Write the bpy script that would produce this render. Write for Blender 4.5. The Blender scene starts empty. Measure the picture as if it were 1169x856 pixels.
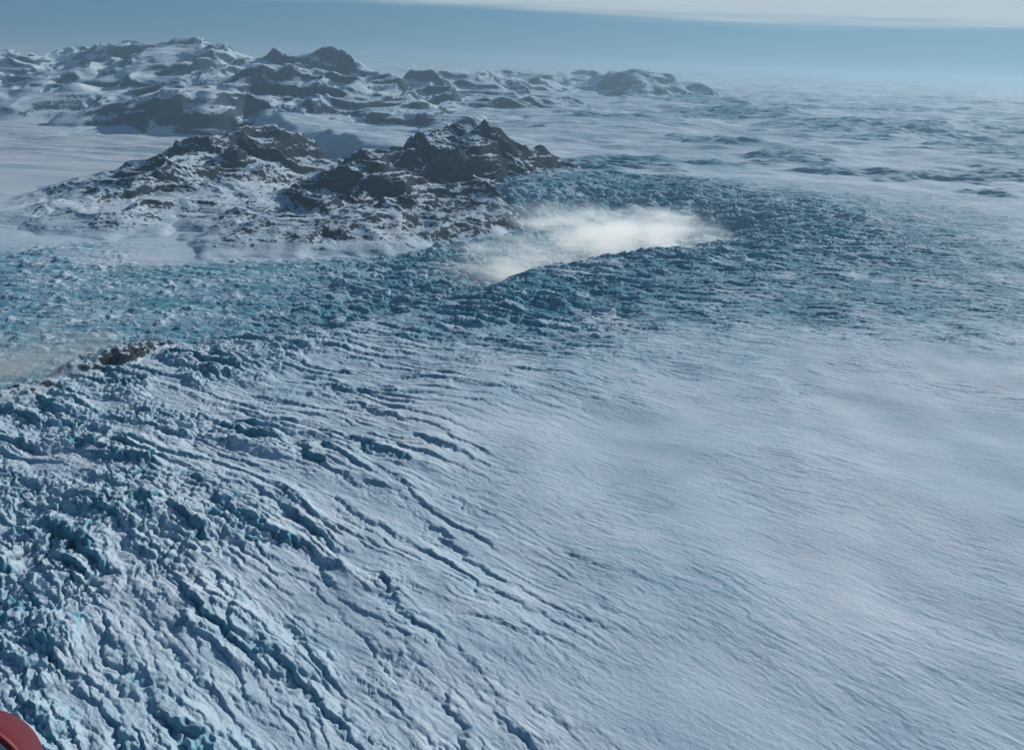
import bpy, bmesh, math, numpy as np
from mathutils import Matrix, Vector
R=math.radians
scene=bpy.context.scene
f32=np.float32
# ------------------------------------------------------------ noise helpers
rng=np.random.RandomState(7)
P=rng.permutation(256).astype(np.int32)
ANG=rng.rand(256)*2*math.pi
GX=np.cos(ANG).astype(f32); GY=np.sin(ANG).astype(f32)
R1=rng.rand(256).astype(f32); R2=rng.rand(256).astype(f32); R3=rng.rand(256).astype(f32)
def hsh(ix,iy,s): return P[(P[(ix+s*57)&255]+iy)&255]
def pn(x,y,s=0):
    x=np.asarray(x,f32); y=np.asarray(y,f32)
    xi=np.floor(x).astype(np.int32); yi=np.floor(y).astype(np.int32)
    xf=x-xi; yf=y-yi
    u=xf*xf*xf*(xf*(xf*6-15)+10); v=yf*yf*yf*(yf*(yf*6-15)+10)
    def g(dx,dy):
        h=hsh(xi+dx,yi+dy,s); return GX[h]*(xf-dx)+GY[h]*(yf-dy)
    a=g(0,0); b=g(1,0); c=g(0,1); d=g(1,1)
    return ((a+(b-a)*u)+((c+(d-c)*u)-(a+(b-a)*u))*v)*1.5
def fbm(x,y,o,s=0,gain=.5):
    r=0;a=1.
    for i in range(o):
        r=r+a*pn(x*2.03**i,y*2.03**i,s+i*3); a*=gain
    return r
def ridged(x,y,o,s=0,gain=.5):
    r=0;a=1.
    for i in range(o):
        r=r+a*(1-2.2*np.abs(pn(x*2.07**i,y*2.07**i,s+i*3))); a*=gain
    return r
def worley(x,y,s=0):
    """F1, F2, cell id, and offset from the cell point (x,y)"""
    x=np.asarray(x,f32); y=np.asarray(y,f32)
    xi=np.floor(x).astype(np.int32); yi=np.floor(y).astype(np.int32)
    f1=np.full(x.shape,9,f32); f2=np.full(x.shape,9,f32); idv=np.zeros(x.shape,f32); ox=np.zeros(x.shape,f32); oy=np.zeros(x.shape,f32)
    for dx in(-1,0,1):
        for dy in(-1,0,1):
            h=hsh(xi+dx,yi+dy,s)
            ax=xi+dx+R1[h]-x; ay=yi+dy+R2[h]-y
            d=ax*ax+ay*ay
            n=d<f1
            f2=np.where(n,f1,np.minimum(f2,d)); idv=np.where(n,R3[h],idv); ox=np.where(n,ax,ox); oy=np.where(n,ay,oy); f1=np.where(n,d,f1)
    return np.sqrt(f1),np.sqrt(f2),idv,-ox,-oy
def ss(a,b,x):
    t=np.clip((x-a)/(b-a),0,1); return t*t*(3-2*t)
def masked(m,fn,n=1):
    outs=[np.zeros(m.shape,f32) for _ in range(n)]
    r=fn(m)
    if n==1: r=[r]
    for o,v in zip(outs,r): o[m]=v
    return outs if n>1 else outs[0]
def sdf(X,Y,poly):
    d=np.full(X.shape,1e12,f32); ins=np.zeros(X.shape,bool); n=len(poly)
    for i in range(n):
        x0,y0=poly[i]; x1,y1=poly[(i+1)%n]; ex,ey=x1-x0,y1-y0
        wx=X-x0; wy=Y-y0
        t=np.clip((wx*ex+wy*ey)/(ex*ex+ey*ey),0,1)
        d=np.minimum(d,(wx-ex*t)**2+(wy-ey*t)**2)
        if y0!=y1:
            c=((y0>Y)!=(y1>Y))&(X<(x1-x0)*(Y-y0)/(y1-y0)+x0); ins^=c
    d=np.sqrt(d); return np.where(ins,-d,d)
def ridge(X,Y,pts,w,base,pw=1.25):
    best=np.full(X.shape,-1e5,f32)
    for (x0,y0,z0),(x1,y1,z1) in zip(pts[:-1],pts[1:]):
        ex,ey=x1-x0,y1-y0
        t=np.clip(((X-x0)*ex+(Y-y0)*ey)/(ex*ex+ey*ey),0,1)
        d=np.sqrt((X-x0-ex*t)**2+(Y-y0-ey*t)**2)/w
        zc=z0+(z1-z0)*t
        v=np.where(d<1.0,(zc-base)*np.clip(1-d,0,1)**pw,-(d-1)*200)
        best=np.maximum(best,v)
    return best
# ------------------------------------------------------------ terrain grid
H=600.0
ys=[140.0]
while ys[-1]<340: ys.append(ys[-1]*1.02)
while ys[-1]<18000: ys.append(ys[-1]*(1+1/(640. if 2000<ys[-1]<5400 else 450.)))
while ys[-1]<90000: ys.append(ys[-1]*1.03)
ys=np.array(ys,f32)
q=np.linspace(-.86,.86,1380)
side=.86+np.cumsum(np.geomspace(.003,.25,40))
q=np.concatenate([-side[::-1],q,side]).astype(f32)
Y,Q=np.meshgrid(ys,q,indexing='ij'); X=(Q*Y).astype(f32); Y=Y.astype(f32)
nr,nc=X.shape
wx=X+90*pn(X/520,Y/520,1)+30*pn(X/150,Y/150,2)
wy=Y+90*pn(X/520,Y/520,5)+30*pn(X/150,Y/150,6)
LOW=[(-3000,300),(-1500,900),(-933,1373),(-821,1658),(-524,1820),(-198,2053),(146,2560),(714,3080),(1180,3350),(1300,3850),
     (950,4350),(450,4600),(0,4350),(-250,5200),(-1500,6500),(-2350,8000),(-2700,9000),(-9000,10500),(-40000,12000),(-40000,300)]
sd=sdf(wx,wy,LOW)
ice_rise=430*(1-np.exp(-np.clip(Y-4300,0,None)/15000))+150*ss(15000,80000,Y)
plateau=ice_rise+11*fbm(X/420,Y/420,3,11)-35*ss(0,-1200,X)
plateau=plateau+ss(4500,9000,Y)*85*fbm(X/2600,Y/1500,4,14)
lowz=-np.interp(X,[-900,200,1300],[150,150,80])
bw=280+380*ss(3300,4200,Y)*ss(-900,-200,X)
k=ss(0.,1.,(40-sd)/(40+bw))
Z=plateau*(1-k)+lowz*k
# ------------------------------------------------------------ mountains
MT=np.full(X.shape,-1e5,f32); rock=np.zeros(X.shape,f32)
def add(pts,w,amp,s,rk,pw=1.25,base=-150,wl=420,gain=.45,oc=5):
    global MT,rock
    xs=[p[0] for p in pts]; yy=[p[1] for p in pts]
    M=(X>min(xs)-w*1.5)&(X<max(xs)+w*1.5)&(Y>min(yy)-w*1.5)&(Y<max(yy)+w*1.5)
    x=X[M];y=Y[M]
    ww=w*.34
    ax=x+ww*pn(x/(w*.8),y/(w*.8),s+40)+ww*.35*pn(x/(w*.25),y/(w*.25),s+41)
    ay=y+ww*pn(x/(w*.8),y/(w*.8),s+44)+ww*.35*pn(x/(w*.25),y/(w*.25),s+45)
    m=ridge(ax,ay,pts,w,base,pw); mm=np.clip(m/150,0,1)
    n=ridged(ax/wl,ay/wl,oc,s,gain)-.55
    h=m+base+amp*n*mm
    z=Z[M]; mt=MT[M]; rr=rock[M]
    r=rk*ss(0,.3,mm)*(h>z-10)
    rock[M]=np.where(h>mt,np.where(h>z-10,r,rr),rr)
    MT[M]=np.maximum(mt,h)
M2=[(-1280,3600,-130),(-1088,3850,-40),(-874,4250,60),(-560,4700,200),(-262,5000,280),(31,5000,90),(250,5050,0)]
M2b=[(-1050,3480,-80),(-778,3600,-35),(-401,4000,-10),(-200,4450,20)]
M1=[(-2350,3550,-125),(-2101,4000,-75),(-1963,4500,5),(-1795,5000,120),(-1537,5400,145),(-1324,5300,-10)]
M1b=[(-1850,3700,-75),(-1520,4000,-65),(-1520,4700,10)]
add(M2,660,56,21,.82,1.0); add(M2b,400,40,23,.86,.8)
add(M1,680,50,25,.68,1.0); add(M1b,420,38,27,.72,.85)
FR=[(-3862,11000,490),(-3300,11000,660),(-2800,11000,780),(-2191,11000,660),(-1778,10500,460),(-1138,10500,340),(-300,11500,330)]
FT=[(-3391,9200,170),(-3191,9300,320),(-2569,9500,500),(-1802,9100,300),(-1048,8800,180),(-500,9200,150)]
FU=[(-11000,13500,520),(-8454,14000,540),(-7400,14500,730),(-6311,14000,590),(-5392,13500,720),(-4510,12500,580),(-3862,11000,490)]
FV=[(-10000,11300,200),(-6404,11500,290),(-5093,11300,400),(-4300,11000,440)]
FX=[(-8000,9900,0),(-6000,10000,80),(-4600,9900,140),(-3700,9900,210)]
FW=[(-1200,13500,340),(-535,14000,410),(887,16500,500),(2119,15000,545),(2900,15200,430)]
add(FR,1800,190,31,.46,1.05,-150,1700,.42); add(FT,1350,130,33,.64,.62,-150,1300,.40)  # far ranges: the rock amount also places painted shade on snow faces
add(FU,2400,200,35,.42,1.05,-150,2200,.42); add(FV,2000,140,37,.38,.85,-150,1500,.42)
add(FX,1300,85,42,.36,.85,-150,1100,.42)
add(FW,1300,65,39,.48,1.1,0,1000,.42)
add([(-4300,7900,-125),(-3772,8000,-100),(-3300,8100,-125)],420,20,43,.5,1.0,-150,300)
mt_mask=ss(-5,10,MT-Z)
Z=np.maximum(Z,MT); rock*=mt_mask
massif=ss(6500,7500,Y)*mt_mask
rx_=X+25*pn(X/60,Y/60,61); ry_=Y+25*pn(X/60,Y/60,62)
ro=np.maximum(ridge(rx_,ry_,[(-890,1560,8),(-850,1640,24),(-790,1770,12)],66,-20,.8),
              ridge(rx_,ry_,[(-1060,1270,-2),(-960,1400,6),(-925,1455,-4)],60,-20,.9))
rm=ss(0,14,ro); Z=Z+np.clip(ro,0,None)*.85+rm*6*ridged(X/45,Y/45,4,63)
rock=np.maximum(rock,rm*.86)
nomt=1-np.clip(rock*2+mt_mask,0,1)
# ------------------------------------------------------------ crevasse fields
angd=np.clip(-48+15*(Y/H-1),-50,-8)
def saw(s,t,L,sd_,steep=.2,chaos=1.,me_=1.):
    ph=s/L+me_*pn(s/(3.2*L),t/(9*L),sd_)+.36*chaos*pn(s/(1.1*L),t/(2.8*L),sd_+1)+.13*chaos*pn(s/(.4*L),t/(.7*L),sd_+5)+.07*chaos*pn(s/(.17*L),t/(.2*L),sd_+6)
    p=ph-np.floor(ph)
    patch=ss(-.38,.28,pn(s/(2.2*L),t/(4.5*L),sd_+2)+.45*pn(s/(.8*L),t/(1.6*L),sd_+3))
    h=ss(0,steep,p)*(1-p)**.8
    face=ss(0,.04,p)*ss(steep*1.35,steep*.7,p)+ss(.93,1,p)
    crack=ss(.92,1,p)+ss(.06,0,p)
    return h*patch-.32*crack*patch, np.clip(face,0,1)*patch
def bins(fn,lim):
    out=[np.zeros(X.shape,f32),np.zeros(X.shape,f32)]
    for b in [-50,-41,-32,-23,-14,-5]:
        w=np.clip(1-np.abs(angd-b)/9,0,1)
        idx=(w>0)&lim
        if not idx.any(): continue
        a=R(b); x=X[idx]; y=Y[idx]
        t=x*math.cos(a)+y*math.sin(a); s=-x*math.sin(a)+y*math.cos(a)
        for o,v in zip(out,fn(s,t)): o[idx]+=v*w[idx]
    return out
bigh,bigf=bins(lambda s,t: saw(s,t,45,71,.2,1.45,1.1),Y<5400)
midh,midf=bins(lambda s,t: saw(s,t,17,75,.24,1.45,1.25),Y<5400)
finh,finf=bins(lambda s,t: saw(s,t,8.0,79,.35,1.,1.2),Y<3600)
nb=110*pn(X/260,Y/260,81)+50*pn(X/90,Y/90,82)
A=ss(170,-220,X+nb)*ss(2500,1600,Y)*(.55+.45*ss(-60,-380,X))
A=np.maximum(A,.75*ss(560,120,sd+nb)*(Y>1000))*ss(-80,-20,sd)
calm=ss(-.1,.35,pn((X+Y)/150,(X-Y)/420,121)+.4*pn(X/90,Y/90,120))
A*=(1-.5*calm)
chaosL=ss(-260,-560,X+.9*nb)*ss(2100,1700,Y)*(1-.8*calm)*ss(-80,-20,sd)
near_band=ss(700,160,sd+1.5*nb)*(sd>-2000)
B=np.clip(near_band*ss(900,1500,Y)*ss(-420,250,X+.2*(Y-2000)),0,1)*ss(5600,4900,Y)*ss(3000,1700,X)
B=np.maximum(B,ss(60,-40,sd)*ss(5200,4700,Y)*ss(-1100,-300,X))*nomt
belt=ss(1620,2150,Y+2*nb-.10*X)*ss(-30,60,sd)*ss(5100,4300,Y+.5*nb)*ss(4300,1500,X+1.5*nb+.2*(Y-2200))*ss(-500,-100,X)
belt=belt*(.5+.5*ss(1400,300,sd+2*nb))
fj=ss(40,-60,sd)*ss(3420,3250,Y-.1*(X+1500)+80*pn(X/200,Y/200,84))
fj=np.maximum(fj,ss(40,-60,sd)*ss(-900,-600,X)*ss(4600,4300,Y))*nomt
Cm=(1-A)*(1-.7*np.clip(B,0,1))*ss(5600,4400,Y)*ss(0,60,sd)*nomt
def serac(M):
    x=X[M];y=Y[M]
    a=R(-16); s=-x*math.sin(a)+y*math.cos(a); t=x*math.cos(a)+y*math.sin(a)
    s=s+30*pn(x/120,y/120,91)+7*pn(x/26,y/26,90); t=t+30*pn(x/120,y/120,92)+7*pn(x/26,y/26,89)
    inb=ss(60,-60,sd[M])
    f1,f2,c,ox,oy=worley(s/30,t/(64-18*inb),93)
    g1,g2,c2,px,py=worley(s/15,t/26,94)
    e=f2-f1
    h=1.0*c*c+.55*ox*(c-.1)+.25*ss(0,.22,e)-.35*ss(.10,0,e)+.38*c2*c2+.3*px*c2+.5*pn(x/75,y/60,96)+.6*pn(x/190,y/130,88)
    return h,np.maximum(ss(.22,.04,e),.6*ss(.2,.04,g2-g1)),c
serh,sface,cid=masked((B>.01)|(belt>.01),serac,3)
def melange(M):
    x=X[M];y=Y[M]
    xx=x+8*pn(x/20,y/20,97); yy=y+8*pn(x/20,y/20,98)
    g1,g2,c,_,_=worley(xx/15,yy/15,99); h1,h2,c2,_,_=worley(xx/40,yy/40,100)
    return .9*c**4+1.6*(c2>.85)*ss(.5,.1,h1)+.5*pn(x/30,y/30,97)+.2*ss(0,.3,g2-g1)+1.0*ridged(x/190,y/70,3,87), c, ss(.25,.03,g2-g1), c2
melh,mc,mface,mc2=masked(fj>.01,melange,4)
def chaos(M):
    x=X[M];y=Y[M]; a=R(-46)
    s=-x*math.sin(a)+y*math.cos(a)+18*pn(x/60,y/60,130)+6*pn(x/16,y/16,131)
    t=x*math.cos(a)+y*math.sin(a)+18*pn(x/60,y/60,132)+6*pn(x/16,y/16,133)
    f1,f2,c,ox,oy=worley(s/20,t/42,134); g1,g2,c2,_,_=worley(s/7,t/13,135)
    return 1.0*c+.5*ox*c+.35*ss(0,.25,f2-f1)+.25*c2+.2*pn(x/8,y/8,136), ss(.26,.04,f2-f1)
chh,chf=masked(chaosL>.01,chaos,2)
pC=ss(-.5,.3,pn(X/300,Y/300,83)+.4*pn(X/110,Y/110,85))
upC=ss(1300,2000,Y)
Z+=nomt*(A*(14.5*bigh+4.8*midh+1.3*finh)+chaosL*(8.5*(chh-.6)))
Z+=Cm*((.7+1.9*upC)*midh*pC+.75*finh*ss(3200,1200,Y)*(.3+.7*pC))
bl=belt*(1-B)
Z+=bl*(9*bigh+5.5*midh+3.5*(serh-.5))
inB=ss(0,-100,sd)
Z+=B*((6+11*inB)*(serh-.6)+(13-5*inB)*bigh+(6-4*inB)*midh)
Z+=fj*(1-B)*4.2*melh
far=np.zeros(X.shape,f32)
for cx,cy,rx,ry in [(3600,8700,1200,900),(4300,7050,1000,700),(480,5250,520,260),(1560,6950,350,320),(1960,6040,260,480),(3000,7600,450,250),(2500,12500,1200,900),(6000,9500,1500,900),(900,9000,700,300),(1100,5600,500,130),(2600,5400,900,220),(2600,10500,900,400),(-400,7400,500,200),(4800,12500,1500,700),(3800,5600,900,350),(3300,4700,700,260)]:
    M=(abs(X-cx)<rx*2)&(abs(Y-cy)<ry*2)
    d=((wx[M]-cx)/rx)**2+((wy[M]-cy)/ry)**2
    far[M]=np.maximum(far[M],ss(1.4,.1,d+1.1*pn(X[M]/300,Y[M]/140,99)))
far*=nomt*(1-.6*belt)
streak=ridged((X-.5*Y)/380,Y/80,3,101)
Z+=far*(20*streak)+nomt*ss(4700,6500,Y)*(22*fbm((X-.3*Y)/900,Y/260,4,104)+26*pn(X/500,Y/500,105)*ss(.1,.5,pn(X/2500,Y/1500,106)))
fst=ss(4300,5500,Y)*ss(.0,.6,fbm((X-.6*Y)/1500,(Y+.12*X)/190,4,107)+.15)
# ice colour attribute
blueA=A*(.9*bigf*(.8+.5*pn(X/30,Y/30,110))+.38*midf+.14*finf)+chaosL*(.55*chf*ss(-.3,.4,pn(X/60,Y/60,111))+.04)
patchy=np.clip(.5+.9*pn(X/170,Y/170,112)+.4*pn(X/50,Y/50,113),0,1)
whitecap=ss(.68,.88,cid)
blueB=B*(.52+.4*sface+.4*patchy-.60*whitecap)*(1-.25*(ss(100,450,sd)))
blueL=bl*(.36+.5*midf+.5*bigf+.25*sface+.4*patchy-.4*whitecap)
blueC=Cm*((.38+.34*upC)*midf*pC+.26*finf*(.3+.7*pC)+.04*patchy)
blueF=fj*(1-B)*(.64+.25*mface-.5*(mc>.82)-.5*(mc2>.93)+.35*pn(X/350,Y/150,115)+.25*pn(X/60,Y/60,116))
blueX=far*(.55+.5*ss(.2,1.1,1.2-streak))+.36*fst*nomt
ice=np.clip(blueA+blueB+blueL+blueC+blueF+blueX,0,1)*nomt
fl=ss(-40,-120,sd)*ss(3300,3500,Y)*nomt*(1-B)*(1-fj)
smooth=Cm*ss(2400,1700,Y)
# ------------------------------------------------------------ mesh
co=np.empty((nr*nc,3),f32); co[:,0]=X.ravel(); co[:,1]=Y.ravel(); co[:,2]=Z.ravel()
i=np.arange(nr-1)[:,None]*nc+np.arange(nc-1)[None,:]
quads=np.stack([i,i+1,i+nc+1,i+nc],-1).reshape(-1,4).astype(np.int32)
me=bpy.data.meshes.new("glacier_terrain")
me.vertices.add(len(co)); me.vertices.foreach_set("co",co.ravel())
me.loops.add(quads.size); me.loops.foreach_set("vertex_index",quads.ravel())
me.polygons.add(len(quads))
me.polygons.foreach_set("loop_start",np.arange(0,quads.size,4,dtype=np.int32))
me.update(calc_edges=True)
me.polygons.foreach_set("use_smooth",np.ones(len(quads),bool))
for nm,arr in (("ice",ice),("rock",rock),("flat",fl),("massif",massif),("smoothsnow",smooth)):
    at=me.attributes.new(nm,'FLOAT','POINT'); at.data.foreach_set("value",np.ascontiguousarray(arr,dtype=f32).ravel())
terrain=bpy.data.objects.new("glacier_terrain",me); scene.collection.objects.link(terrain)
# ------------------------------------------------------------ materials
class NT:
    def __init__(s,nt): s.t=nt; nt.nodes.clear()
    def n(s,ty,**kw):
        nd=s.t.nodes.new(ty)
        for k,v in kw.items(): setattr(nd,k,v)
        return nd
    def val(s,sock,v):
        if hasattr(v,'is_output'): s.t.links.new(v,sock)
        else: sock.default_value=v
    def m(s,op,a,b=None,c=None,clamp=False):
        nd=s.n('ShaderNodeMath',operation=op,use_clamp=clamp)
        for k,v in enumerate((a,b,c)):
            if v is not None: s.val(nd.inputs[k],v)
        return nd.outputs[0]
    def mr(s,x,a,b,c=0.,d=1.):
        nd=s.n('ShaderNodeMapRange',interpolation_type='SMOOTHSTEP')
        for k,v in enumerate((x,a,b,c,d)): s.val(nd.inputs[k],v)
        return nd.outputs[0]
    def mix(s,f,a,b):
        nd=s.n('ShaderNodeMix',data_type='RGBA')
        s.val(nd.inputs[0],f); s.val(nd.inputs[6],a); s.val(nd.inputs[7],b); return nd.outputs[2]
    def attr(s,nm): return s.n('ShaderNodeAttribute',attribute_name=nm).outputs['Fac']
    def noise(s,vec,sc,det=4,rough=.55):
        nd=s.n('ShaderNodeTexNoise'); s.val(nd.inputs['Vector'],vec); nd.inputs['Scale'].default_value=sc
        nd.inputs['Detail'].default_value=det; nd.inputs['Roughness'].default_value=rough; return nd.outputs[0]
    def mapp(s,vec,rot=(0,0,0),sc=(1,1,1)):
        nd=s.n('ShaderNodeMapping'); s.val(nd.inputs[0],vec); nd.inputs['Rotation'].default_value=rot; nd.inputs['Scale'].default_value=sc; return nd.outputs[0]
    def link(s,a,b): s.t.links.new(a,b)
mat=bpy.data.materials.new("glacier_ice_snow_rock"); mat.use_nodes=True
T=NT(mat.node_tree)
pos=T.n('ShaderNodeTexCoord').outputs['Object']
nrm=T.n('ShaderNodeNewGeometry').outputs['Normal']
sep=T.n('ShaderNodeSeparateXYZ'); T.link(nrm,sep.inputs[0]); nz=sep.outputs[2]
ia=T.attr('ice'); ra=T.attr('rock'); fa=T.attr('flat'); ma=T.attr('massif'); sa=T.attr('smoothsnow')
n_big=T.noise(pos,1/350.,5); n_med=T.noise(pos,1/40.,5,.6); n_sm=T.noise(pos,1/7.,4,.65)
al=T.mapp(T.mapp(pos,rot=(0,0,R(34))),sc=(1/50.,1/7.,1/20.))
n_str=T.noise(al,1.0,5,.65)
al2=T.mapp(T.mapp(pos,rot=(0,0,R(26))),sc=(1/400.,1/40.,1/100.))
n_str2=T.noise(al2,1.0,5,.65)
snow=T.mix(T.mr(n_big,.35,.65),(.54,.67,.745,1),(.67,.755,.81,1))
snow=T.mix(T.m('MULTIPLY',T.mr(n_str2,.45,.7),.42),snow,(.38,.54,.63,1))
snow=T.mix(T.m('MULTIPLY',T.mr(n_str,.50,.68),.46),snow,(.28,.44,.55,1))
snow=T.mix(T.m('MULTIPLY',fa,.6),snow,(.58,.63,.66,1))
steep=T.mr(nz,.93,.70)
icec=T.mix(T.mr(n_med,.35,.65),(.036,.19,.265,1),(.12,.385,.47,1))
icec=T.mix(T.mr(n_sm,.56,.74),icec,(.42,.62,.69,1))
norock=T.m('SUBTRACT',1.0,ra,clamp=True)
iamt=T.m('ADD',ia,T.m('MULTIPLY',T.m('MULTIPLY',steep,.3),norock),clamp=True)
iamt=T.m('ADD',iamt,T.m('MULTIPLY',T.m('SUBTRACT',n_sm,.5),T.m('MULTIPLY',ia,1.3)),clamp=True)
c=T.mix(iamt,snow,icec)
rn=T.noise(pos,1/70.,9,.74); rf_=T.noise(pos,1/22.,5,.7); rn2=T.noise(T.mapp(pos,rot=(0,.3,.5),sc=(1,1,3.)),1/25.,6,.7)
rockn=T.mix(T.mr(rn2,.35,.65),(.026,.034,.045,1),(.074,.090,.110,1))
rock_shade_c=T.mix(ma,rockn,T.mix(n_med,(.038,.068,.100,1),(.10,.135,.17,1)))  # massif tone: blue shade of snow faces painted into the colour
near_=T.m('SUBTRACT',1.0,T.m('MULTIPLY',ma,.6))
sp_=T.m('ADD',T.m('MULTIPLY',T.m('SUBTRACT',rn,.5),1.15),T.m('MULTIPLY',T.m('SUBTRACT',rf_,.5),1.3))
sp_=T.m('MULTIPLY',sp_,near_)
sp_=T.m('ADD',sp_,T.m('MULTIPLY',T.m('SUBTRACT',n_big,.5),.35))
cover=T.m('ADD',nz,sp_)
thr=T.m('ADD',.665,T.m('MULTIPLY',ra,.25))
rf=T.mr(T.m('SUBTRACT',thr,cover),-.05,.05)
rf=T.m('MULTIPLY',rf,T.mr(ra,.02,.3))
c=T.mix(rf,c,rock_shade_c)
bs=T.n('ShaderNodeBsdfPrincipled'); T.link(c,bs.inputs['Base Color'])
bs.inputs['Roughness'].default_value=.8
T.link(T.m('MULTIPLY',T.m('SUBTRACT',1.0,T.mr(ra,0.,.1)),.12),bs.inputs['Specular IOR Level'])
bh=T.m('ADD',T.m('MULTIPLY',n_str,T.m('SUBTRACT',2.2,T.m('MULTIPLY',sa,.9))),T.m('MULTIPLY',n_sm,T.m('SUBTRACT',1.6,T.m('MULTIPLY',sa,.3))))
bh=T.m('ADD',bh,T.m('MULTIPLY',rn,T.m('MULTIPLY',ra,16.)))
bm=T.n('ShaderNodeBump'); bm.inputs['Strength'].default_value=.85; bm.inputs['Distance'].default_value=1.0
T.link(bh,bm.inputs['Height']); T.link(bm.outputs[0],bs.inputs['Normal'])
out=T.n('ShaderNodeOutputMaterial'); T.link(bs.outputs[0],out.inputs[0])
me.materials.append(mat)
# ------------------------------------------------------------ haze layer
def box(name,x0,x1,y0,y1,z0,z1):
    v=[(x,y,z) for z in(z0,z1) for y in(y0,y1) for x in(x0,x1)]
    fs=[(0,2,3,1),(4,5,7,6),(0,1,5,4),(2,6,7,3),(0,4,6,2),(1,3,7,5)]
    m=bpy.data.meshes.new(name); m.from_pydata(v,[],fs); o=bpy.data.objects.new(name,m); scene.collection.objects.link(o); return o
hz=box("atmospheric_haze",-120000,120000,-8000,100000,-400,1050)
hm=bpy.data.materials.new("haze_air"); hm.use_nodes=True; T=NT(hm.node_tree)
HD=2.9e-5; HC=(.56,.83,1.0,1)
vs=T.n('ShaderNodeVolumeScatter'); vs.inputs['Color'].default_value=HC; vs.inputs['Density'].default_value=HD; vs.inputs['Anisotropy'].default_value=.3
va=T.n('ShaderNodeVolumeAbsorption'); va.inputs['Color'].default_value=HC; va.inputs['Density'].default_value=HD
ads=T.n('ShaderNodeAddShader'); T.link(vs.outputs[0],ads.inputs[0]); T.link(va.outputs[0],ads.inputs[1])
out=T.n('ShaderNodeOutputMaterial'); T.link(ads.outputs[0],out.inputs['Volume']); hz.data.materials.append(hm)
# ------------------------------------------------------------ mist banks (volumes)
def mist(name,loc,rad,dens,rotz,seed,glow,col,nsc=1.9,rag=2.3):
    m=bpy.data.meshes.new(name); b=bmesh.new(); bmesh.ops.create_icosphere(b,subdivisions=3,radius=1.0); b.to_mesh(m); b.free()
    o=bpy.data.objects.new(name,m); o.location=loc; o.scale=rad; o.rotation_euler=(0,0,rotz); scene.collection.objects.link(o)
    mt=bpy.data.materials.new(name+"_vapour"); mt.use_nodes=True; T=NT(mt.node_tree)
    p=T.n('ShaderNodeTexCoord').outputs['Object']
    ln=T.n('ShaderNodeVectorMath',operation='LENGTH'); T.link(p,ln.inputs[0]); r=ln.outputs['Value']
    mp=T.mapp(p,sc=(rad[0]/300,rad[1]/300,rad[2]/110))
    ad=T.n('ShaderNodeVectorMath',operation='ADD'); T.link(mp,ad.inputs[0]); ad.inputs[1].default_value=(seed,seed*2,0)
    n=T.noise(ad.outputs[0],nsc,5,.62)
    d=T.m('ADD',T.m('SUBTRACT',.68,r),T.m('MULTIPLY',T.m('SUBTRACT',n,.5),rag))
    d=T.m('MULTIPLY',T.mr(d,-.05,.95,0.,dens),T.mr(r,1.0,.75))
    v=T.n('ShaderNodeVolumeScatter'); v.inputs['Color'].default_value=(.72,.86,1,1); T.link(d,v.inputs['Density']); v.inputs['Anisotropy'].default_value=.3
    # added emission stands in for sunlight scattered many times inside the droplets
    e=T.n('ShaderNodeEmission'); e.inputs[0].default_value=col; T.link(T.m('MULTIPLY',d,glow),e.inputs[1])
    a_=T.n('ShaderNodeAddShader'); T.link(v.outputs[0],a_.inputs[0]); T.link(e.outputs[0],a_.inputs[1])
    out=T.n('ShaderNodeOutputMaterial'); T.link(a_.outputs[0],out.inputs['Volume']); m.materials.append(mt); return o
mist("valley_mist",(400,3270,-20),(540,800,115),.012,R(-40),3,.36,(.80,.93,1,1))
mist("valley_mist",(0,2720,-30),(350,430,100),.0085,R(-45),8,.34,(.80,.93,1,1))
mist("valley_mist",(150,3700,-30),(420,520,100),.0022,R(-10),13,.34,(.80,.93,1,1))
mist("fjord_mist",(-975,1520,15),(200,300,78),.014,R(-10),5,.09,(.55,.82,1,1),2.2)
# ------------------------------------------------------------ aircraft cowling
def lathe(name,prof,mats,idx,seg=96):
    m=bpy.data.meshes.new(name); v=[];f=[];mi=[]
    for (r,z) in prof:
        for k in range(seg):
            t=2*math.pi*k/seg; v.append((r*math.cos(t),r*math.sin(t),z))
    for j in range(len(prof)-1):
        for k in range(seg):
            k2=(k+1)%seg; f.append((j*seg+k,j*seg+k2,(j+1)*seg+k2,(j+1)*seg+k)); mi.append(idx[j])
    m.from_pydata(v,[],f)
    for mm in mats: m.materials.append(mm)
    m.polygons.foreach_set("material_index",mi); m.polygons.foreach_set("use_smooth",[True]*len(f))
    o=bpy.data.objects.new(name,m); scene.collection.objects.link(o); return o
def pm(name,col,rough,var=.15):
    m=bpy.data.materials.new(name); m.use_nodes=True; T=NT(m.node_tree)
    p=T.n('ShaderNodeTexCoord').outputs['Object']; n=T.noise(p,14,4)
    b=T.n('ShaderNodeBsdfPrincipled'); T.link(T.mix(n,tuple(c*(1-var) for c in col)+(1,),tuple(c*(1+var) for c in col)+(1,)),b.inputs['Base Color'])
    b.inputs['Roughness'].default_value=rough; b.inputs['Specular IOR Level'].default_value=.3
    o=T.n('ShaderNodeOutputMaterial'); T.link(b.outputs[0],o.inputs[0]); return m
red=pm("red_paint",(.13,.003,.008),.5); whi=pm("grey_trim",(.35,.37,.4),.5); blk=pm("black_interior",(.012,.013,.015),.7)
prof=[(.001,-1.6),(.10,-1.5),(.19,-1.2),(.25,-.8),(.272,-.4),(.280,-.15),(.280,-.05),(.277,-.012),(.271,.000),(.264,.002),(.258,0),(.254,-.006),(.253,-.008),(.243,-.010),(.242,-.02),(.236,-.035),(.215,-.12),(.15,-.14),(.08,-.12),(.001,-.10)]
idx=[0]*11+[1]*3+[2]*5
cow=lathe("aircraft_engine_cowling",prof,[red,whi,blk],idx)
cow.location=(-1.570,1.635,597.990)
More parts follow.
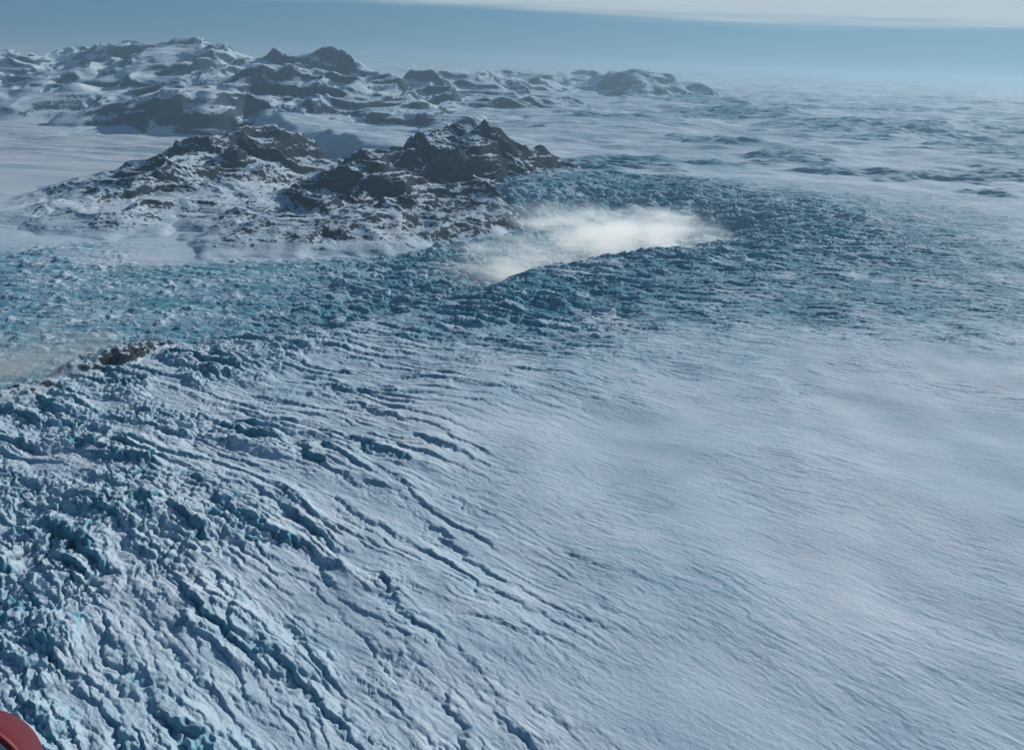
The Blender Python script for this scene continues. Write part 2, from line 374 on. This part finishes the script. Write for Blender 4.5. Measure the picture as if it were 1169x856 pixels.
to=Vector((1.1,-1.9,1.6)).normalized()
cow.rotation_euler=to.to_track_quat('Z','Y').to_euler()
# ------------------------------------------------------------ camera
p=R(20.8); r=R(2.4)
right=Vector((1,0,0)); up0=Vector((0,math.sin(p),math.cos(p))); fwd=Vector((0,math.cos(p),-math.sin(p)))
cx=right*math.cos(r)+up0*math.sin(r); cy=-right*math.sin(r)+up0*math.cos(r)
mw=Matrix((( cx.x,cy.x,-fwd.x,0),(cx.y,cy.y,-fwd.y,0),(cx.z,cy.z,-fwd.z,600),(0,0,0,1)))
cam=bpy.data.cameras.new("camera"); cam.sensor_width=36; cam.lens=28.8; cam.clip_start=.1; cam.clip_end=300000
co_=bpy.data.objects.new("camera",cam); co_.matrix_world=mw; scene.collection.objects.link(co_); scene.camera=co_
# ------------------------------------------------------------ light
EL,AZ=R(27),R(47)
sun=bpy.data.lights.new("sun",'SUN'); sun.energy=3.6; sun.angle=R(.5); sun.color=(1,.975,.94)
so=bpy.data.objects.new("sun",sun); scene.collection.objects.link(so)
ds=Vector((math.sin(AZ)*math.cos(EL),math.cos(AZ)*math.cos(EL),math.sin(EL)))
so.rotation_euler=ds.to_track_quat('Z','Y').to_euler()
w=bpy.data.worlds.new("World"); scene.world=w; w.use_nodes=True; T=NT(w.node_tree)
sky=T.n('ShaderNodeTexSky',sky_type='NISHITA'); sky.sun_disc=False; sky.sun_elevation=EL; sky.sun_rotation=AZ; sky.altitude=600; sky.dust_density=.1; sky.air_density=1.0; sky.ozone_density=3
tint=T.n('ShaderNodeMix',data_type='RGBA',blend_type='MULTIPLY'); tint.inputs[0].default_value=1; T.link(sky.outputs[0],tint.inputs[6]); tint.inputs[7].default_value=(.55,.80,1,1)
dirn=T.n('ShaderNodeTexCoord').outputs['Generated']
sp=T.n('ShaderNodeSeparateXYZ'); T.link(dirn,sp.inputs[0])
side_=T.mr(sp.outputs[0],-.6,.6)
hor=T.mix(side_,(1.6,3.7,5.8,1),(3.2,6.1,8.5,1))
hb=T.mr(sp.outputs[2],.45,.10,0.,.88)
base=T.mix(hb,tint.outputs[2],hor)
cn=T.noise(T.mapp(dirn,sc=(2.2,2.2,70)),1.0,7,.62)
zz=T.m('ADD',sp.outputs[2],T.m('MULTIPLY',T.m('SUBTRACT',cn,.5),.045))
zz=T.m('ADD',zz,T.m('MULTIPLY',sp.outputs[0],.004))
cm=T.mr(zz,.045,.064)
cm=T.m('MULTIPLY',cm,T.mr(sp.outputs[2],.35,.08))
cm=T.m('MULTIPLY',cm,T.mr(sp.outputs[0],-.6,.1,.35,.95))
colr=T.mix(cm,base,(8.2,9.6,10.6,1))
bg=T.n('ShaderNodeBackground'); T.link(colr,bg.inputs[0]); bg.inputs[1].default_value=.06
out=T.n('ShaderNodeOutputWorld'); T.link(bg.outputs[0],out.inputs[0])
scene.view_settings.view_transform='Standard'; scene.view_settings.look='None'; scene.view_settings.exposure=0
